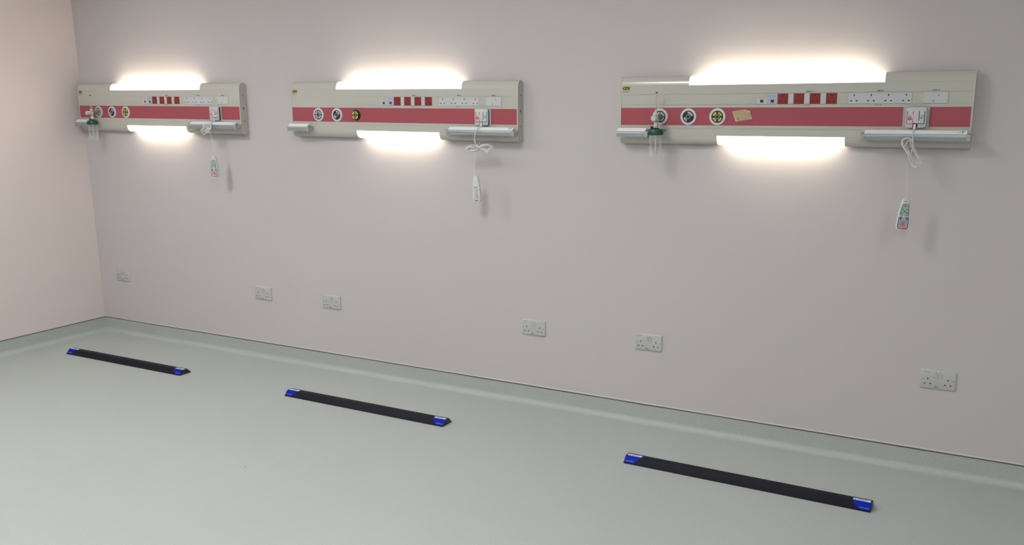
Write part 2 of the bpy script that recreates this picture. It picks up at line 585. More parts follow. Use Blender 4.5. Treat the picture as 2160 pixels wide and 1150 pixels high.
def rail(parent, x0, x1, name, ncap=2, decal=False):
    """hinged accessory rail: sloping white top flap, bulging aluminium lip, grey end pieces"""
    bm = bmesh.new()
    prof = [(0.100, -0.111), (0.1035, -0.1135), (0.1045, -0.120), (0.1015, -0.129), (0.1060, -0.1335), (0.1050, -0.137), (0.094, -0.1375), (0.092, -0.134), (0.094, -0.120), (0.093, -0.1135), (0.078, -0.1125), (0.0561, -0.1115), (0.0561, -0.1090), (0.078, -0.1095)]
    prism(bm, [(-d, z) for d, z in prof], x0, x1, 'x')
    r = finish(name, bm, 'alu', parent, 25)
    bm = bmesh.new()
    prism(bm, [(-0.0780, -0.0950), (-0.0992, -0.1100), (-0.0990, -0.1112), (-0.0765, -0.0962), (-0.0765, -0.1098), (-0.0750, -0.1098), (-0.0750, -0.0950)], x0 - 0.0, x1, 'x')
    f = finish('top_flap', bm, 'aluwhite', r)
    if decal:
        bm = bmesh.new()
        for k, (a, b_) in enumerate(((0.0, 0.007), (0.011, 0.018))):
            x = x1 - 0.030 + a
            zz = lambda d: -0.0950 - (d - 0.0780) * (0.0150 / 0.0212) + 0.0004
            dd = lambda q: 0.082 + (q - 0.072) * 0.75
            if k == 0:
                pl = [(x, 0.086), (x + 0.004, 0.074), (x + 0.007, 0.090), (x + 0.0045, 0.080)]
            else:
                pl = [(x, 0.072), (x + 0.009, 0.072), (x + 0.009, 0.078), (x + 0.003, 0.078), (x + 0.003, 0.090), (x, 0.090)]
            vs = [bm.verts.new((a_, -dd(d_), zz(dd(d_)))) for a_, d_ in pl]
            bm.faces.new(vs)
        finish('printed_marks', bm, 'greyink', r)
    caps = [(x1, x1 + 0.0145)] if ncap == 1 else [(x0 - 0.0145, x0), (x1, x1 + 0.0145)]
    for a, b_ in caps:
        bm = bmesh.new()
        pc = [(0.097, -0.1085), (0.1055, -0.112), (0.1065, -0.124), (0.1055, -0.1375), (0.099, -0.1395), (0.086, -0.136), (0.056, -0.118), (0.0562, -0.106), (0.074, -0.118), (0.088, -0.120), (0.092, -0.112)]
        prism(bm, [(-d, z) for d, z in pc], a, b_, 'x')
        finish('end_piece', bm, 'railend', r, 30)
    return r


def call_point(parent):
    bm = bmesh.new()
    box(bm, 1.2885, 1.3905, -D - 0.0012, -D + 0.0035, -0.0825, -0.0005)
    finish('mounting_plate', bm, 'pwhite', parent)
    bm = bmesh.new()
    prism(bm, rr(1.305, 1.3795, -0.0815, -0.004, 0.004), -D - 0.0012, -0.0685)
    cp = finish('call_unit', bm, 'black', parent)
    cp['label'] = 'white nurse call unit with red lit slot'
    # cover with softly bulged sides
    bm = bmesh.new()
    def outline(s):
        pts = []
        x0, x1, z0, z1 = 1.3020 + s, 1.3815 - s, -0.0845 + s, -0.0015 - s
        for k in range(9):
            t = k / 8
            pts.append((x0 + (x1 - x0) * t * 0.92 + (x1 - x0) * 0.04, z1 + 0.0012 * sin(pi * t)))
        for k in range(7):
            t = k / 6
            pts.append((x1 + 0.0012 * sin(pi * t), z1 - 0.004 + (z0 - z1 + 0.008) * t))
        def low(t):
            return (x1 - (x1 - x0) * t * 0.92 - (x1 - x0) * 0.04, z0 - 0.0016 * sin(pi * t))
        for t in (0, 0.12, 0.24, 0.34):
            pts.append(low(t))
        pts += [(1.3500 + s * 0.4, z0 - 0.0014), (1.3500 + s * 0.4, -0.0690 + s * 0.4), (1.3485, -0.0675 + s * 0.4), (1.3320, -0.0675 + s * 0.4), (1.3305 - s * 0.4, -0.0690 + s * 0.4), (1.3305 - s * 0.4, z0 - 0.0014)]
        for t in (0.72, 0.80, 0.90, 1.0):
            pts.append(low(t))
        for k in range(7):
            t = k / 6
            pts.append((x0 - 0.0012 * sin(pi * t), z0 + 0.004 + (z1 - z0 - 0.008) * t))
        return pts
    rows = []
    for s, y in ((0.0, 0.0687), (0.0, 0.0735), (0.0010, 0.0758), (0.0026, 0.0768)):
        rows.append([bm.verts.new((a, -y, b_)) for a, b_ in outline(s)])
    n = len(rows[0])
    bm.faces.new(rows[0]); bm.faces.new(list(reversed(rows[-1])))
    for i in range(3):
        for k in range(n):
            j = (k + 1) % n
            bm.faces.new((rows[i][k], rows[i][j], rows[i + 1][j], rows[i + 1][k]))
    finish('cover', bm, 'white', cp, 40)
    fy = 0.0768
    y0, y1 = -fy + 0.001, -fy - 0.0003
    # left slot (lit red) and right slot (dark)
    for nm, m, xa, xb in (('lit_slot', 'slotred', 1.3068, 1.3300), ('dark_slot', 'black', 1.3533, 1.3748)):
        bm = bmesh.new()
        wv = 0.0013
        box(bm, xa - wv, xa + wv, y0, y1, -0.0680, -0.0170 if m == 'black' else -0.027)
        box(bm, xb - wv, xb + wv, y0, y1, -0.0680, -0.0170 if m == 'black' else -0.048)
        box(bm, xa - wv, xb + wv, y0, y1, -0.0706, -0.0680)
        finish(nm, bm, m, cp)
        if m == 'slotred':
            bm = bmesh.new()
            box(bm, xa - wv, xa + wv, y0, y1, -0.027, -0.017)
            box(bm, xb - wv, xb + wv, y0, y1, -0.030, -0.017)
            finish('slot_end', bm, 'black', cp)['kind'] = 'stuff'
            bm = bmesh.new()
            box(bm, xb - 0.0014, xb + 0.0018, y0, y1 - 0.0003, -0.048, -0.030)
            finish('call_lamp', bm, 'slotpink', cp)
            bm = bmesh.new()
            box(bm, xa + wv, xa + wv + 0.0012, y0, y1, -0.060, -0.036)
            finish('call_lamp', bm, 'slotpink', cp)
    bm = bmesh.new(); prism(bm, circ(1.3535, -0.0605, 0.0017, 10), y0, y1 - 0.0006); finish('status_light', bm, 'led', cp)
    bm = bmesh.new()
    ring(bm, 1.3180, -0.0415, 0.0062, 0.0074, y0, y1, 35, 145, 10)
    ring(bm, 1.3180, -0.0472, 0.0036, 0.0066, y0, y1, 0, 360, 18)
    box(bm, 1.3115, 1.3245, y0, y1, -0.0535, -0.0510)
    finish('nurse_symbol', bm, 'ink', cp)
    bm = bmesh.new()
    ring(bm, 1.3643, -0.0415, 0.0062, 0.0074, y0, y1, 0, 360, 20)
    prism(bm, [(1.3606, -0.0462), (1.3622, -0.0472), (1.3682, -0.0368), (1.3668, -0.0358)], y0, y1)
    prism(bm, circ(1.3622, -0.0440, 0.0018, 8), y0, y1)
    finish('silence_symbol', bm, 'greyink', cp)
    bm = bmesh.new(); prism(bm, rr(1.3310, 1.3495, -0.0800, -0.0680, 0.001, 3), -0.0684, -0.0688); finish('cable_port', bm, 'black', cp)
    bm = bmesh.new(); marks(bm, 1.3615, 1.3725, -0.0765, 0.0022, y0, y1, 4, 0, 9); finish('printed_marks', bm, 'ink', cp)


def bedhead(u, uz, ut, label, mid_kind, rail_r, rail_l):
    t = thing('bedhead_unit', label, 'bedhead unit', (u, 0, ZT + uz - ut * UL / 2), 'bedhead service units on the back wall')
    t.rotation_euler = (0, -math.atan(ut), 0)
    bm = bmesh.new(); prism(bm, section_mid(), 0, UL, 'x'); finish('housing', bm, 'cream', t)
    for (a, b_) in ((0, LU[0]), (LU[1], UL)):
        bm = bmesh.new(); prism(bm, [(-d, z) for d, z in TOPC + [(D - 0.0005, 0.1036), (0, 0.1036)]], a, b_, 'x')
        finish('top_cover', bm, 'cream', t, 35)
    for (a, b_) in ((0, LL[0]), (LL[1], UL)):
        bm = bmesh.new(); prism(bm, [(-d, z) for d, z in [(0, -0.1296), (D - 0.0005, -0.1296)] + BOTC], a, b_, 'x')
        finish('bottom_cover', bm, 'cream', t, 35)
    bm = bmesh.new(); prism(bm, [(-d * 0.985, z - 0.0006) for d, z in TOPC] + [(-D * .985, 0.1037), (0, 0.1037)], LU[0] + 0.0005, LU[1] - 0.0005, 'x')
    o = finish('upper_lamp', bm, 'cover', t, 35); o['label'] = 'long lit upper lamp diffuser'
    bm = bmesh.new(); lathe(bm, [(0.0078, LU[0] + 0.075), (0.0078, LU[1] - 0.065)], (0, -0.034, 0.1225), 'x', 14); finish('lamp_tube', bm, 'lamp', o, 40)
    bm = bmesh.new(); prism(bm, [(0, -0.1297), (-D * .985, -0.1297)] + [(-d * 0.985, z + 0.0006) for d, z in BOTC], LL[0] + 0.0005, LL[1] - 0.0005, 'x')
    o = finish('lower_lamp', bm, 'cover', t, 35); o['label'] = 'shorter lit lower lamp diffuser'
    bm = bmesh.new(); lathe(bm, [(0.0078, LL[0] + 0.065), (0.0078, LL[1] - 0.055)], (0, -0.034, -0.1475), 'x', 14); finish('lamp_tube', bm, 'lamp', o, 40)
    # end caps
    full = [(0, -0.158)] + [(0, 0.1315)] + TOPC[1:] + BOTC[:-1]
    cap = [(-min(d + 0.0012, 0.0575) if d > 0.003 else 0, z + (0.0012 if z > 0 else -0.0012)) for d, z in full]
    for a, b_ in ((-0.007, 0.0), (UL, UL + 0.007)):
        bm = bmesh.new(); prism(bm, cap, a, b_, 'x')
        e = finish('end_cap', bm, 'cap', t, 35)
        sgn = -1 if a < 0 else 1
        xf = a if a < 0 else b_
        for zz in (0.069, -0.090):
            bm = bmesh.new(); lathe(bm, [(0.0032, -0.0005), (0.0032, 0.0008), (0.002, 0.001)], (xf, -0.029, zz), 'x', 12)
            if sgn < 0:
                bmesh.ops.scale(bm, vec=(-1, 1, 1), verts=bm.verts, space=Matrix.Translation((-xf, 0, 0)))
            finish('screw', bm, 'ink', e)
        bm = bmesh.new()
        prism(bm, [(-0.029 - 0.006, -0.0115), (-0.029, -0.0115 + 0.0105), (-0.029 + 0.006, -0.0115), (-0.029, -0.0115 - 0.0105)], xf - 0.0004, xf + 0.0004, 'x')
        finish('diamond_mark', bm, 'greyink', e)
    # red band in two lengths
    for a, b_ in ((0.0012, 1.2870), (1.3918, UL - 0.001)):
        bm = bmesh.new(); box(bm, a, b_, -D + 0.0031, -D + 0.0012, -0.0812, -0.0006)
        finish('red_band', bm, 'band', t)
    # outlets
    for x, k in zip((0.2028, 0.3440, 0.4845), ('white', 'half', mid_kind)):
        gas_outlet(t, x, k)
    # data points
    bm = bmesh.new(); prism(bm, rr(0.6645, 0.7110, 0.0150, 0.0610, 0.001, 2), -D, -D - 0.0015); dps = finish('data_socket', bm, 'cream', t)
    bm = bmesh.new(); prism(bm, rr(0.6655, 0.7100, 0.0158, 0.0375, 0.001, 2), -D - 0.001, -D - 0.0024); finish('socket_face', bm, 'white', dps)
    bm = bmesh.new()
    def port(x, y):
        prism(bm, [(x - 0.0073, 0.0345), (x - 0.0073, 0.0220), (x + 0.0065, 0.0205), (x + 0.0078, 0.0345), (x + 0.0045, 0.0355), (x + 0.0028, 0.0330), (x - 0.0022, 0.0330), (x - 0.004, 0.0355)], y + 0.0008, y)
    port(0.6878, -D - 0.0026); finish('port', bm, 'black', dps)
    bm = bmesh.new(); prism(bm, rr(0.7115, 0.7575, 0.0150, 0.0610, 0.001, 2), -D, -D - 0.0022); dps = finish('data_socket', bm, 'lav', t)
    bm = bmesh.new(); port(0.7350, -D - 0.0026); finish('port', bm, 'ink', dps)
    bm = bmesh.new(); marks(bm, 0.7150, 0.7500, 0.0508, 0.003, -D - 0.0020, -D - 0.0025, 10, 0, 4); finish('printed_marks', bm, 'greyink', dps)
    # red sockets with white blanks between them
    for k in range(4):
        x = 0.7593 + k * 0.0699
        socket_part('red_socket', t, x, 0.0148, 0.0602, 0.0455, 'red', D)
        if k < 3:
            socket_part('white_blank', t, x + 0.0460, 0.0150, 0.0605, 0.0234, 'white', D, False)
    # white four-gang
    for k in range(4):
        x = 1.0632 + k * 0.0697
        socket_part('white_socket', t, x, 0.0150, 0.0605, 0.0455, 'white', D)
        if k < 3:
            socket_part('white_blank', t, x + 0.0456, 0.0150, 0.0605, 0.0240, 'white', D, False)
    # key switch plate
    bm = bmesh.new(); prism(bm, rr(1.3622, 1.4560, 0.0148, 0.0610, 0.0008, 2), -D, -D - 0.0032); kp = finish('switch_plate', bm, 'white', t)
    bm = bmesh.new()
    ring(bm, 1.4195, 0.0472, 0.0016, 0.0030, -D - 0.0030, -D - 0.0035, n=12)
    ring(bm, 1.4020, 0.0235, 0.0016, 0.0029, -D - 0.0030, -D - 0.0035, n=12)
    box(bm, 1.3998, 1.4042, -D - 0.0030, -D - 0.0035, 0.0262, 0.0275)
    box(bm, 1.4220, 1.4243, -D - 0.0030, -D - 0.0035, 0.0467, 0.0477)
    finish('printed_marks', bm, 'greyink', kp)
    # lettering
    text_obj('label_text', 'ELPS01-1B', 0.0074, (0.8965, -D - 0.0002, 0.0682), 'ink', t, sx=0.85, bold=0.00025)
    text_obj('label_text', 'PPS01-1B', 0.0074, (1.1905, -D - 0.0002, 0.0682), 'ink', t, sx=0.85, bold=0.00025)
    text_obj('label_text', 'ELPS01-1B', 0.0072, (1.4088, -D - 0.0002, 0.0680), 'ink', t, sx=0.85, bold=0.00025)
    for k, (a, b_) in enumerate(((0.8742, 0.9011), (1.1736, 1.2003))):
        bm = bmesh.new(); marks(bm, a, b_, 0.0082, 0.0036, -D + 0.0001, -D - 0.0003, 8, 0, 12 + k); finish('printed_marks', bm, 'greyink', t)
    # maker's badge
    bm = bmesh.new(); prism(bm, circ(0.0252, 0.0912, 0.0208, 28, 0.0118), -D, -D - 0.0006); bd = finish('badge', bm, 'gold', t)
    text_obj('badge_text', 'CPX', 0.0190, (0.0252, -D - 0.0008, 0.0914), 'ink', bd, sx=1.02, bold=0.0010, shear=0.2)
    bm = bmesh.new(); box(bm, 0.0078, 0.0420, -D - 0.0004, -D, 0.0748, 0.0775); finish('badge_line', bm, 'greyink', t)
    # rails
    rail(t, rail_r[0], rail_r[1], 'accessory_rail', 2, True)
    rail(t, rail_l[0], rail_l[1], 'accessory_rail', 1)
    call_point(t)
    return t


bedheads = [
    bedhead(0.04708, 0.01134, -0.00727, 'left bedhead service unit beside the left wall, with flowmeter and coiled cable', 'yellow', (1.1430, 1.5400), (-0.004, 0.146)),
    bedhead(2.03140, -0.00482, -0.00761, 'middle bedhead service unit whose yellow outlet has no white ring', 'bare', (1.1440, 1.5410), (-0.004, 0.146)),
    bedhead(4.16486, -0.00517, 0.00138, 'right bedhead service unit with brown tape piece on its red band', 'yellow', (1.1440, 1.5410), (-0.004, 0.144)),
]


def child_frame(t, o):
    """put a top-level thing in the frame of bedhead unit t"""
    o.location = t.location
    o.rotation_euler = t.rotation_euler


# ------------------------------------------------------------------ oxygen flowmeters with humidifier bottle
def flowmeter(unit, label):
    t = thing('oxygen_flowmeter', label, 'flowmeter', group='oxygen flowmeters')
    child_frame(unit, t)
    X, Y = 0.2030, -0.111
    bm = bmesh.new()
    lathe(bm, [(0.008, 0.0), (0.008, -0.006), (0.0105, -0.007), (0.0105, -0.022), (0.0085, -0.024), (0.0085, -0.046)], (X, -D - 0.0015, -0.0440), 'y', 20)
    finish('probe', bm, 'grey', t, 35)
    bm = bmesh.new()
    lathe(bm, [(0.0062, -0.099), (0.0085, -0.092), (0.0085, -0.087), (0.0112, -0.0855), (0.0112, -0.079), (0.0098, -0.077), (0.0098, -0.066), (0.0115, -0.064), (0.0115, -0.034), (0.0095, -0.031), (0.0095, -0.0215)], (X, Y, 0), 'z', 24)
    finish('body', bm, 'white', t, 35)
    bm = bmesh.new()
    ring2 = [(0.0120, -0.0642), (0.0122, -0.062), (0.0120, -0.0598)]
    lathe(bm, ring2, (X, Y, 0), 'z', 24)
    lathe(bm, [(0.0120, -0.0385), (0.0122, -0.0365), (0.0120, -0.0345)], (X, Y, 0), 'z', 24)
    finish('body_band', bm, 'grey', t, 35)
    bm = bmesh.new()
    lathe(bm, [(0.0060, -0.008), (0.0060, -0.013), (0.0128, -0.015), (0.0135, -0.020), (0.0135, -0.040), (0.0120, -0.0435), (0.0095, -0.0440)], (X + 0.002, Y, -0.0485), 'y', 26)
    finish('flow_knob', bm, 'white', t, 35)
    bm = bmesh.new()
    lathe(bm, [(0.0088, -0.0215), (0.0085, 0.060), (0.0060, 0.0690)], (X, Y, 0), 'z', 20)
    ft = finish('flow_tube', bm, 'clear', t, 40)
    bm = bmesh.new(); lathe(bm, [(0.0030, 0.0665), (0.0058, 0.0706), (0.0035, 0.0735)], (X, Y, 0), 'z', 14); finish('tube_tip', bm, 'ink', ft)
    bm = bmesh.new(); lathe(bm, [(0.0012, -0.020), (0.0009, 0.064)], (X, Y, 0), 'z', 8); finish('scale_tube', bm, 'pwhite', ft)
    # humidifier lid
    bm = bmesh.new()
    lathe(bm, [(0.012, -0.0965), (0.029, -0.0985), (0.0325, -0.102), (0.0335, -0.108), (0.0345, -0.110), (0.0345, -0.124), (0.0325, -0.1265)], (X, Y - 0.003, 0), 'z', 32)
    # ribs round the cap
    for k in range(28):
        a = 2 * pi * k / 28
        c, s = cos(a), sin(a)
        px, py = X + 0.0350 * c, Y - 0.003 + 0.0350 * s
        q = 0.0012
        prism(bm, [(px - q, py - q), (px + q, py - q), (px + q, py + q), (px - q, py + q)], -0.1235, -0.1105, 'z')
    lid = finish('humidifier_lid', bm, 'green', t, 35)
    bm = bmesh.new()
    lathe(bm, [(0.0040, 0.026), (0.0040, 0.040), (0.0028, 0.0405), (0.0026, 0.0520)], (X, Y - 0.003, -0.1030), 'x', 12)
    finish('outlet_spout', bm, 'green', lid, 35)
    bm = bmesh.new()
    lathe(bm, [(0.0062, -0.098), (0.0062, -0.0865), (0.0045, -0.0850)], (X - 0.019, Y - 0.004, 0), 'z', 14)
    lathe(bm, [(0.0145, -0.0985), (0.0145, -0.0940), (0.0110, -0.0925)], (X, Y, 0), 'z', 20)
    finish('relief_valve', bm, 'black', lid, 35)
    # clear jar, an open-topped shell with wall thickness
    bm = bmesh.new()
    lathe(bm, [(0.0298, -0.1265), (0.0293, -0.205), (0.0288, -0.226), (0.0310, -0.2290), (0.0310, -0.2305), (0.0270, -0.2315), (0.001, -0.2315), (0.001, -0.2295), (0.0265, -0.2290), (0.0272, -0.205), (0.0278, -0.1265)], (X, Y - 0.003, 0), 'z', 36, cap=False)
    jar = finish('jar', bm, 'clear', t, 40)
    bm = bmesh.new()
    for z in (-0.158, -0.168, -0.178):
        for a0, a1 in ((215, 245), (255, 290), (302, 325)):
            A = [radians(a0 + (a1 - a0) * k / 4) for k in range(5)]
            lo = [bm.verts.new((X + 0.0300 * cos(a), Y - 0.003 + 0.0300 * sin(a), z - 0.0007)) for a in A]
            hi = [bm.verts.new((X + 0.0300 * cos(a), Y - 0.003 + 0.0300 * sin(a), z + 0.0007)) for a in A]
            for k in range(4):
                bm.faces.new((lo[k], lo[k + 1], hi[k + 1], hi[k]))
    finish('level_marks', bm, 'greyink', jar)
    bm = bmesh.new()
    lathe(bm, [(0.0032, -0.1265), (0.0030, -0.203)], (X, Y - 0.003, 0), 'z', 12)
    finish('dip_tube', bm, 'cable', jar, 40)
    bm = bmesh.new()
    lathe(bm, [(0.0050, -0.201), (0.0092, -0.206), (0.0092, -0.217), (0.006, -0.2185)], (X, Y - 0.003, 0), 'z', 14)
    finish('bubbler', bm, 'white', jar, 35)


flowmeter(bedheads[0], 'green lidded oxygen flowmeter plugged into the left bedhead unit')
flowmeter(bedheads[2], 'green lidded oxygen flowmeter plugged into the right bedhead unit')


# ------------------------------------------------------------------ call handsets on their cables
def handset_shell(back=False):
    """rounded tapering body, origin at top centre, hanging down -z, front to -y"""
    bm = bmesh.new()
    rows = []
    H = 0.138
    prof = [(0.0, 0.006), (0.003, 0.0105), (0.010, 0.0140), (0.025, 0.0170), (0.045, 0.0198), (0.070, 0.0225), (0.095, 0.0245), (0.115, 0.0255), (0.128, 0.0250), (0.135, 0.0225), (H, 0.0180)]
    for z, hw in prof:
        th = 0.0095 * min(1.0, 0.45 + z / 0.03) * (1.0 if z < 0.125 else 0.85)
        row = []
        for k in range(20):
            a = 2 * pi * k / 20
            c, s = cos(a), sin(a)
            ex = 0.45
            row.append(bm.verts.new((hw * (abs(c) ** ex) * (1 if c > 0 else -1), th * (abs(s) ** ex) * (1 if s > 0 else -1), -z)))
        rows.append(row)
    for i in range(len(rows) - 1):
        for k in range(20):
            j = (k + 1) % 20
            bm.faces.new((rows[i][k], rows[i][j], rows[i + 1][j], rows[i + 1][k]))
    bm.faces.new(rows[0]); bm.faces.new(list(reversed(rows[-1])))
    return bm


def outline_strip(bm, pts, w_, y0, y1, closed=False):
    n = len(pts)
    for i in range(n if closed else n - 1):
        a = Vector((pts[i][0], 0, pts[i][1]))
        b_ = Vector((pts[(i + 1) % n][0], 0, pts[(i + 1) % n][1]))
        d = (b_ - a).normalized()
        nn = Vector((-d.z, 0, d.x)) * w_ / 2
        a2, b2 = a - d * w_ * 0.4, b_ + d * w_ * 0.4
        prism(bm, [(a2.x + nn.x, a2.z + nn.z), (b2.x + nn.x, b2.z + nn.z), (b2.x - nn.x, b2.z - nn.z), (a2.x - nn.x, a2.z - nn.z)], y0, y1)


def handset(unit, label, plug_at, path, drop, hang, rz, ry, back, r_c=0.0026, tie=None):
    t = thing('call_handset', label, 'handset', group='nurse call handsets hanging on cables')
    child_frame(unit, t)
    # plug
    px, pz = plug_at
    bm = bmesh.new()
    prism(bm, rr(px - 0.0050, px + 0.0050, pz - 0.014, pz + 0.006, 0.001, 2), -0.0690, -0.0770)
    finish('plug', bm, 'cable', t)
    pts = spline([(px, -0.0730, pz - 0.012)] + path, 8)
    bm = bmesh.new()
    tube(bm, pts, lambda s: r_c * (1.55 if s < 0.012 else 1.0), 8)
    cb = finish('cable', bm, 'cable', t, 60)
    cb['label'] = 'white cable looped into a loose bundle'
    bm = bmesh.new(); tube(bm, spline(drop, 8), 0.0014, 6); finish('drop_cable', bm, 'cable', t, 60)
    if tie:
        bm = bmesh.new(); tube(bm, spline(tie, 6), 0.0022, 6); finish('cable_tie', bm, 'cable', t, 60)
    bm = handset_shell()
    sh = finish('handset_shell', bm, 'hand', t, 50)
    sh.location = hang
    sh.rotation_euler = (0, ry, rz)
    fy = -0.0097
    def sub(name, bm, m):
        o = finish(name, bm, m, sh)
        return o
    if not back:
        a, b_ = fy + 0.0016, fy - 0.0002
        gp = [(-0.0100, -0.0270), (0.0100, -0.0270), (0.0118, -0.0300), (0.0175, -0.0690), (0.0150, -0.0735), (-0.0150, -0.0735), (-0.0175, -0.0690), (-0.0118, -0.0300)]
        bm = bmesh.new(); prism(bm, gp, a, b_); sub('green_keypad', bm, 'pgreen')
        bp_ = [(-0.0170, -0.0810), (0.0170, -0.0810), (0.0195, -0.0835), (0.0200, -0.1060), (-0.0200, -0.1060), (-0.0195, -0.0835)]
        bm = bmesh.new(); prism(bm, bp_, a, b_); sub('blue_keypad', bm, 'pblue')
        rp = [(-0.0200, -0.1062), (0.0200, -0.1062), (0.0200, -0.1260), (0.012, -0.1295), (-0.012, -0.1295), (-0.0200, -0.1260)]
        bm = bmesh.new(); prism(bm, rp, a, b_); sub('red_keypad', bm, 'ppink')
        c0, c1 = b_ + 0.0004, b_ - 0.0003
        bm = bmesh.new()
        outline_strip(bm, [(-0.006, -0.0740), (-0.0150, -0.0735), (-0.0175, -0.0690), (-0.0118, -0.0300), (-0.0090, -0.0270), (0.0090, -0.0270), (0.0118, -0.0300), (0.0175, -0.0690), (0.0150, -0.0735), (0.006, -0.0740)], 0.0022, c0, c1)
        sub('green_outline', bm, 'ggreen')
        bm = bmesh.new()
        for (x, z) in ((0, -0.0345), (-0.0085, -0.0490), (0.0085, -0.0490), (0.0, -0.0570), (-0.0105, -0.0630), (0.0105, -0.0630)):
            ring(bm, x, z, 0.0020 if z != -0.0345 else 0.0005, 0.0034, c0, c1, n=12)
        for (x, z) in ((0.0, -0.0570), (0.0105, -0.0630)):
            prism(bm, circ(x, z, 0.0018, 8), c0, c1)
        sub('green_symbols', bm, 'ggreen')
        bm = bmesh.new()
        outline_strip(bm, [(-0.006, -0.0812), (-0.0170, -0.0812), (-0.0200, -0.0845), (-0.0203, -0.1060)], 0.0022, c0, c1)
        outline_strip(bm, [(0.006, -0.0812), (0.0170, -0.0812), (0.0200, -0.0845), (0.0203, -0.1060)], 0.0022, c0, c1)
        for s in (-1, 1):
            ring(bm, s * 0.0125, -0.0885, 0.0014, 0.0045, c0, c1, n=14)
        sub('blue_outline', bm, 'gblue')
        bm = bmesh.new()
        outline_strip(bm, [(-0.0203, -0.1060), (-0.0200, -0.1250), (-0.0150, -0.1288), (0.0, -0.1305), (0.0150, -0.1288), (0.0200, -0.1250), (0.0203, -0.1060)], 0.0026, c0, c1)
        ring(bm, 0, -0.1095, 0.0120, 0.0135, c0, c1, n=24)
        ring(bm, 0, -0.1060, 0.0035, 0.0055, c0, c1, n=16)
        ring(bm, 0, -0.1145, 0.0040, 0.0060, c0, c1, 0, 180, 10)
        box(bm, -0.006, 0.006, c0, c1, -0.1160, -0.1145)
        sub('nurse_symbol', bm, 'gred')
        bm = bmesh.new(); marks(bm, -0.0055, 0.0055, -0.0145, 0.0022, fy + 0.002, fy - 0.0002, 4, 0, 2); sub('printed_marks', bm, 'ink')
    else:
        bm = bmesh.new()
        box(bm, -0.0105, 0.0105, fy + 0.002, fy - 0.0012, -0.0640, -0.0600)
        sub('clip_slot', bm, 'grey')
        bm = bmesh.new()
        prism(bm, rr(-0.0085, 0.0085, -0.1180, -0.0690, 0.003, 3), fy + 0.002, fy - 0.0060)
        clip = sub('hanging_clip', bm, 'white')
        bm = bmesh.new()
        for x, z in ((0.0005, -0.0370), (0.0008, -0.1000)):
            prism(bm, circ(x, z, 0.0017, 10), fy + 0.001, fy - (0.0064 if z < -0.09 else 0.0003))
        sub('screw_hole', bm, 'ink')
        bm = bmesh.new()
        box(bm, -0.0125, -0.0090, fy + 0.002, fy - 0.003, -0.1160, -0.1080)
        box(bm, 0.0090, 0.0125, fy + 0.002, fy - 0.003, -0.1160, -0.1080)
        sub('clip_hinge', bm, 'pwhite')
        bm = bmesh.new(); box(bm, -0.0095, 0.0100, fy + 0.003, fy - 0.0008, -0.1335, -0.1300); sub('bottom_slot', bm, 'greyink')


def K3(pts, d0):
    out = []
    for i, (kx, ky) in enumerate(pts):
        d = d0 + 0.009 * sin(i * 1.9) + 0.004 * sin(i * 0.7)
        if ky < 560:
            d = 0.1
        out.append(((1294.8 + (kx - 150) * 0.28) / 1000, -d, (-120.2 - (ky - 560) * 0.268) / 1000))
    return out


# right unit: long loose bundle hanging diagonally
lp = []
rnd3 = random.Random(11)
for k in range(5):
    Cx, Cy = 322 + rnd3.uniform(-20, 16), 795 + rnd3.uniform(-12, 12)
    A = 222 + rnd3.uniform(-16, 20)
    Bq = 96 + rnd3.uniform(-24, 14)
    ang = math.atan2(0.886, 0.464) + rnd3.uniform(-0.05, 0.05)
    for q in range(12):
        f = 2 * pi * (q / 12) + 2.9
        u_, v_ = A * cos(f), Bq * sin(f) * (0.45 + 1.0 * cos(f) ** 2)
        lp.append((Cx + u_ * cos(ang) + v_ * sin(ang), Cy + u_ * sin(ang) - v_ * cos(ang)))
p3 = [(1.3380, -0.0850, -0.0960), (1.3365, -0.1050, -0.1100)] + K3([(315, 590), (330, 680)] + lp[4:] + [(205, 735), (250, 790), (290, 842)], 0.124)
handset(bedheads[2], 'nurse call handset with coloured keys hanging under the right bedhead unit', (1.3385, -0.0770), p3,
        [p3[-1], (1.3285, -0.118, -0.207), (1.3255, -0.112, -0.232), (1.3262, -0.110, -0.270), (1.3315, -0.110, -0.310), (1.3325, -0.110, -0.345), (1.3305, -0.1095, -0.3785)],
        (1.3320, -0.110, -0.3765), radians(22), radians(4.0), False, r_c=0.0021)


def K2(pts, d0):
    out = []
    for i, (kx, ky) in enumerate(pts):
        d = d0 + 0.008 * sin(i * 2.3) + 0.004 * sin(i * 0.6)
        out.append(((1274.0 + (kx - 45) * 0.282) / 1000, -d, (-189.3 - (ky - 905) * 0.235 + (kx - 220) * 0.006) / 1000))
    return out


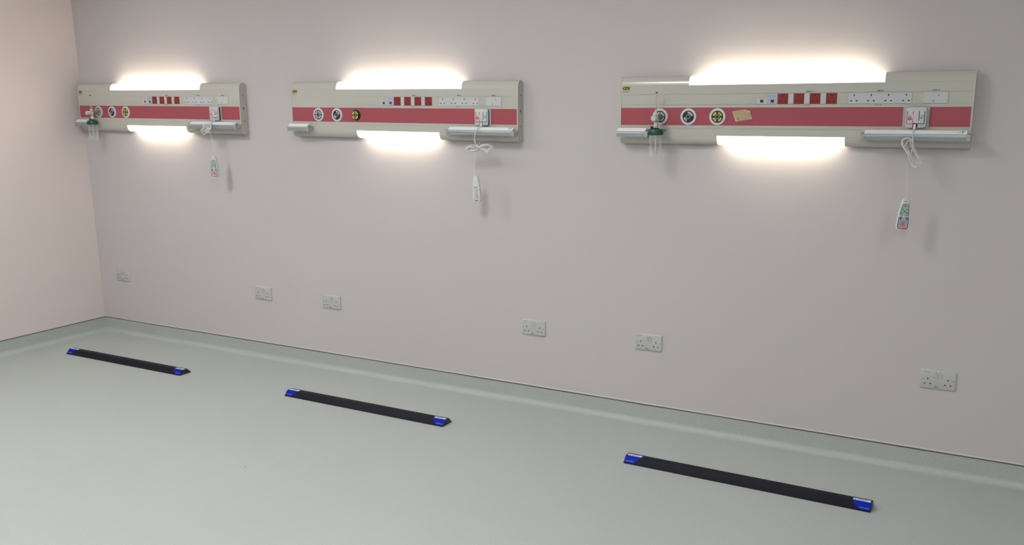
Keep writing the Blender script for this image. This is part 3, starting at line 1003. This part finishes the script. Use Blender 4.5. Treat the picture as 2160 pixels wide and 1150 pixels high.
# middle unit: flat figure-of-eight bundle
loops = []
for k in range(6):
    o_ = k * 7
    loops += [(325, 935 + o_), (215, 898 + o_ * 1.2), (115, 915 + o_ * 1.3), (48 + k * 16, 962 + o_), (62 + k * 18, 1034 - k * 3), (160, 1045 - o_ * 0.5), (300, 1015 - o_ * 0.6),
              (335, 915 + o_), (450, 884 + o_), (560, 897 + o_ * 0.8), (612 - k * 12, 950), (572 - k * 8, 1028 - o_), (500, 1048 - o_), (415, 1000 - o_ * 0.5)]
p2 = [(1.3390, -0.0850, -0.0960), (1.3370, -0.106, -0.1020), (1.3330, -0.116, -0.1130), (1.3265, -0.118, -0.1400), (1.3250, -0.117, -0.1650), (1.3330, -0.118, -0.1840)] + K2(loops, 0.119) + K2([(360, 1020)], 0.119)
handset(bedheads[1], 'nurse call handset turned to show its back clip, under the middle bedhead unit', (1.3400, -0.0760), p2,
        [p2[-1], (1.3300, -0.115, -0.222), (1.3240, -0.112, -0.248), (1.3175, -0.110, -0.290), (1.3170, -0.110, -0.320), (1.3200, -0.1095, -0.3525)],
        (1.3245, -0.110, -0.3500), radians(4), radians(-2.5), True,
        tie=[(1.348, -0.118, -0.1900), (1.352, -0.122, -0.1850), (1.3560, -0.124, -0.1780), (1.3600, -0.124, -0.1690)])


def K1(pts, d0):
    out = []
    for i, (kx, ky) in enumerate(pts):
        d = d0 + 0.006 * sin(i * 1.7)
        out.append(((1331 + (kx - 700) * 0.295) / 1000, -d, (-101.4 - (ky - 640) * 0.207) / 1000))
    return out


# left unit: springy curl trailing to the left
coil = []
for k in range(37):
    q = k / 36
    a = 2 * pi * 4.5 * q + 0.6
    sz = 1.0 + 0.10 * sin(5 * q)
    coil.append((735 - 165 * q + sz * (92 * cos(a) + 28 * sin(a)), 715 + 160 * q + sz * (52 * cos(a) - 44 * sin(a))))
p1 = [(1.3385, -0.0850, -0.0960), (1.3400, -0.1050, -0.1030)] + K1([(770, 668)] + coil + [(520, 905), (516, 960), (560, 992), (602, 980), (680, 930), (755, 905)], 0.122)
handset(bedheads[0], 'nurse call handset hanging from a curled cable under the left bedhead unit', (1.3400, -0.0760), p1,
        [p1[-1], (1.3400, -0.116, -0.170), (1.3440, -0.112, -0.190), (1.3500, -0.110, -0.245), (1.3500, -0.110, -0.280), (1.3480, -0.1095, -0.3090)],
        (1.3500, -0.110, -0.3060), radians(10), radians(-1.5), False)

# ------------------------------------------------------------------ torn piece of brown masking tape on the right unit's band
tp = thing('tape_piece', 'torn piece of brown masking tape stuck on the right red band', 'tape')
child_frame(bedheads[2], tp)
bm = bmesh.new()
prism(bm, [(0.5540, -0.0170), (0.6090, -0.0085), (0.6350, -0.0175), (0.6460, -0.0470), (0.6400, -0.0525), (0.5730, -0.0640)], -D + 0.0006, -D - 0.0006)
finish('tape', bm, 'tape', tp)
bm = bmesh.new()
prism(bm, [(0.5530, -0.0160), (0.5575, -0.0185), (0.5760, -0.0605), (0.5722, -0.0652)], -D - 0.0004, -D - 0.0022)
prism(bm, [(0.6080, -0.0080), (0.6370, -0.0170), (0.6350, -0.0210), (0.6290, -0.0205)], -D - 0.0004, -D - 0.0020)
prism(bm, [(0.6440, -0.0430), (0.6482, -0.0462), (0.6410, -0.0540), (0.6380, -0.0520)], -D - 0.0004, -D - 0.0020)
finish('curled_edge', bm, 'tapeedge', tp)
bm = bmesh.new()
prism(bm, [(0.5790, -0.0500), (0.5830, -0.0475), (0.5860, -0.0500), (0.5850, -0.0550), (0.5820, -0.0520)], -D - 0.0004, -D - 0.0009)
prism(bm, [(0.6110, -0.0480), (0.6180, -0.0490), (0.6170, -0.0510), (0.6120, -0.0500)], -D - 0.0004, -D - 0.0009)
finish('stain', bm, 'greyink', tp)


# ------------------------------------------------------------------ double wall sockets
def wall_socket(x, dz, tilt, label):
    t = thing('wall_socket', label, 'socket', (x, 0, 0.39556 + dz - tilt * 0.073), 'double sockets low on the back wall')
    t.rotation_euler = (0, -math.atan(tilt), 0)
    W_, H_ = 0.146, 0.086
    bm = bmesh.new()
    rows = []
    for s, y in ((0, 0.0), (0, -0.0050), (0.0024, -0.0080), (0.0036, -0.0086)):
        rows.append([bm.verts.new((a, y, b_)) for a, b_ in rr(s, W_ - s, s, H_ - s, 0.004, 3)])
    n = len(rows[0])
    bm.faces.new(rows[0]); bm.faces.new(list(reversed(rows[-1])))
    for i in range(3):
        for k in range(n):
            j = (k + 1) % n
            bm.faces.new((rows[i][k], rows[i][j], rows[i + 1][j], rows[i + 1][k]))
    pl = finish('face_plate', bm, 'pwhite', t, 30)
    e = -0.0086
    bm = bmesh.new()
    for cx in (0.0312, 0.1138):
        box(bm, cx - 0.0022, cx + 0.0022, e - 0.0002, e + 0.001, 0.0415, 0.0495)
        for q in (-0.0114, 0.0114):
            box(bm, cx + q - 0.0036, cx + q + 0.0036, e - 0.0002, e + 0.001, 0.0203, 0.0252)
    finish('pin_holes', bm, 'black', pl)
    for cx, cz in ((0.0110, 0.0430), (0.1345, 0.0430)):
        bm = bmesh.new(); prism(bm, circ(cx, cz, 0.0030, 12), e + 0.001, e - 0.0003); finish('screw', bm, 'grey', pl)
    for a in (0.0560, 0.0735):
        bm = bmesh.new()
        v = [(a, e, 0.0500), (a + 0.0150, e, 0.0500), (a + 0.0150, e, 0.0715), (a, e, 0.0715),
             (a, e - 0.0012, 0.0500), (a + 0.0150, e - 0.0012, 0.0500), (a + 0.0150, e - 0.0035, 0.0715), (a, e - 0.0035, 0.0715)]
        V = [bm.verts.new(q) for q in v]
        for f in ((0, 1, 2, 3), (4, 7, 6, 5), (0, 4, 5, 1), (1, 5, 6, 2), (2, 6, 7, 3), (3, 7, 4, 0)):
            bm.faces.new([V[i] for i in f])
        finish('rocker_switch', bm, 'pwhite', t)
        bm = bmesh.new()
        box(bm, a + 0.0151, a + 0.0160, e - 0.0002, e + 0.001, 0.0500, 0.0715)
        box(bm, a, a + 0.0151, e - 0.0002, e + 0.001, 0.0490, 0.0498)
        finish('switch_gap', bm, 'grey', pl)
        bm = bmesh.new(); box(bm, a + 0.005, a + 0.0115, e - 0.0002, e + 0.001, 0.0738, 0.0762); finish('indicator_mark', bm, 'grey', pl)
    bm = bmesh.new(); marks(bm, 0.0145, 0.0395, 0.0763, 0.0034, e - 0.0002, e + 0.0005, 8, 0, 21); finish('printed_marks', bm, 'greyink', pl)
    text_obj('label_text', 'BPS01-1', 0.0070, (0.0690, e - 0.0001, 0.0092), 'ink', pl, sx=0.82, bold=0.0002)


SK = [(0.18368, 0.0003, 0.0077, 'leftmost double wall socket, nearest the room corner'),
      (1.55840, -0.0008, 0.0012, 'double wall socket below the right end of the left bedhead unit'),
      (2.13575, -0.0012, 0.0059, 'double wall socket below the left end of the middle bedhead unit'),
      (3.56930, 0.0012, 0.0003, 'double wall socket below the right end of the middle bedhead unit'),
      (4.24147, 0.0014, 0.0034, 'double wall socket below the left end of the right bedhead unit'),
      (5.60661, -0.0008, 0.0077, 'rightmost double wall socket, under the hanging handset of the right unit')]
for s in SK:
    wall_socket(*s)


# ------------------------------------------------------------------ bed stop bars on the floor
def stop_bar(x, y, rz, label):
    t = thing('bed_stop_bar', label, 'floor bar', (x, y, 0), 'black bed stop bars on the floor')
    t.rotation_euler = (0, 0, rz)
    L, W_, A, B_, H = 1.094, 0.088, 0.0265, 0.0615, 0.030
    bm = bmesh.new()
    prof = [(0, 0), (0, 0.0030), (0.0012, 0.0036), (A - 0.001, H - 0.0008), (A + 0.001, H), (B_ - 0.001, H), (B_ + 0.001, H - 0.0008), (W_ - 0.0012, 0.0036), (W_, 0.0030), (W_, 0)]
    prism(bm, prof, 0.001, L - 0.001, 'x')
    finish('bar', bm, 'bar', t, 20)
    for a, b_ in ((-0.0005, 0.001), (L - 0.001, L + 0.0005)):
        bm = bmesh.new(); prism(bm, prof, a, b_, 'x'); finish('end_plate', bm, 'black', t)
    # label pieces lying on the top face and down the front slope
    def top(bm, pts, h=0.0003):
        prism(bm, pts, H, H + h, 'z')
    def slope(bm, pts, h=0.0003):
        """pts (x, s) with s the fraction up the slope"""
        n_ = Vector((0, -(H - 0.0036), A - 0.0012)).normalized()
        lo, hi = [], []
        for px, s in pts:
            q = Vector((px, 0.0012 + (A - 0.0022) * s, 0.0036 + (H - 0.0044) * s))
            lo.append(bm.verts.new(q)); hi.append(bm.verts.new(q + n_ * h))
        n = len(pts)
        bm.faces.new(lo); bm.faces.new(list(reversed(hi)))
        for i in range(n):
            j = (i + 1) % n
            bm.faces.new((lo[j], lo[i], hi[i], hi[j]))
    for side in (0, 1):
        def X(v):
            return v if side == 0 else L - v
        bm = bmesh.new()
        top(bm, [(X(0.002), A), (X(0.078), A), (X(0.080), 0.0515), (X(0.002), 0.0515)])
        slope(bm, [(X(0.0025), 0.13), (X(0.048), 0.13), (X(0.078), 1.0), (X(0.0025), 1.0)])
        lb = finish('end_label', bm, 'blue', t)
        lb['label'] = 'blue and white sticker on the bar end'
        bm = bmesh.new(); top(bm, [(X(0.002), 0.0515), (X(0.080), 0.0515), (X(0.081), B_), (X(0.002), B_)]); finish('label_edge', bm, 'dkblue', lb)
        bm = bmesh.new()
        top(bm, [(X(0.006), 0.0325), (X(0.0740), 0.0325), (X(0.0755), 0.0505), (X(0.006), 0.0505)], 0.0006)
        finish('white_strip', bm, 'lblwhite', lb)
        bm = bmesh.new()
        x0 = 0.004 if side == 0 else L - 0.078
        for a, ww in ((0.008, 0.0018), (0.0125, 0.0018)):
            top(bm, [(x0 + a, 0.035), (x0 + a + ww, 0.035), (x0 + a + ww, 0.048), (x0 + a, 0.048)], 0.0009)
        rnd = random.Random(3)
        xx = x0 + 0.021
        while xx < x0 + 0.056:
            ww = rnd.uniform(0.0015, 0.0032)
            h0 = rnd.uniform(0.037, 0.040)
            top(bm, [(xx, h0), (xx + ww, h0), (xx + ww, 0.0455), (xx, 0.0455)], 0.0009)
            xx += ww + 0.0014
        finish('label_print', bm, 'gblue', lb)
        bm = bmesh.new()
        a0, a1 = (0.006, 0.044)
        xx = a0
        while xx < a1:
            slope(bm, [(X(xx), 0.28), (X(xx + 0.0035), 0.28), (X(xx + 0.0035), 0.36), (X(xx), 0.36)], 0.0006)
            xx += 0.0045
        finish('label_print', bm, 'ltblue', lb)


stop_bar(0.3460, -0.56751, 0.00788, 'black floor bar in front of the left bedhead unit, smallest in view')
stop_bar(2.29984, -0.54908, 0.00076, 'middle black floor bar with blue end stickers')
stop_bar(4.41192, -0.54967, -0.00881, 'nearest black floor bar, in front of the right bedhead unit')
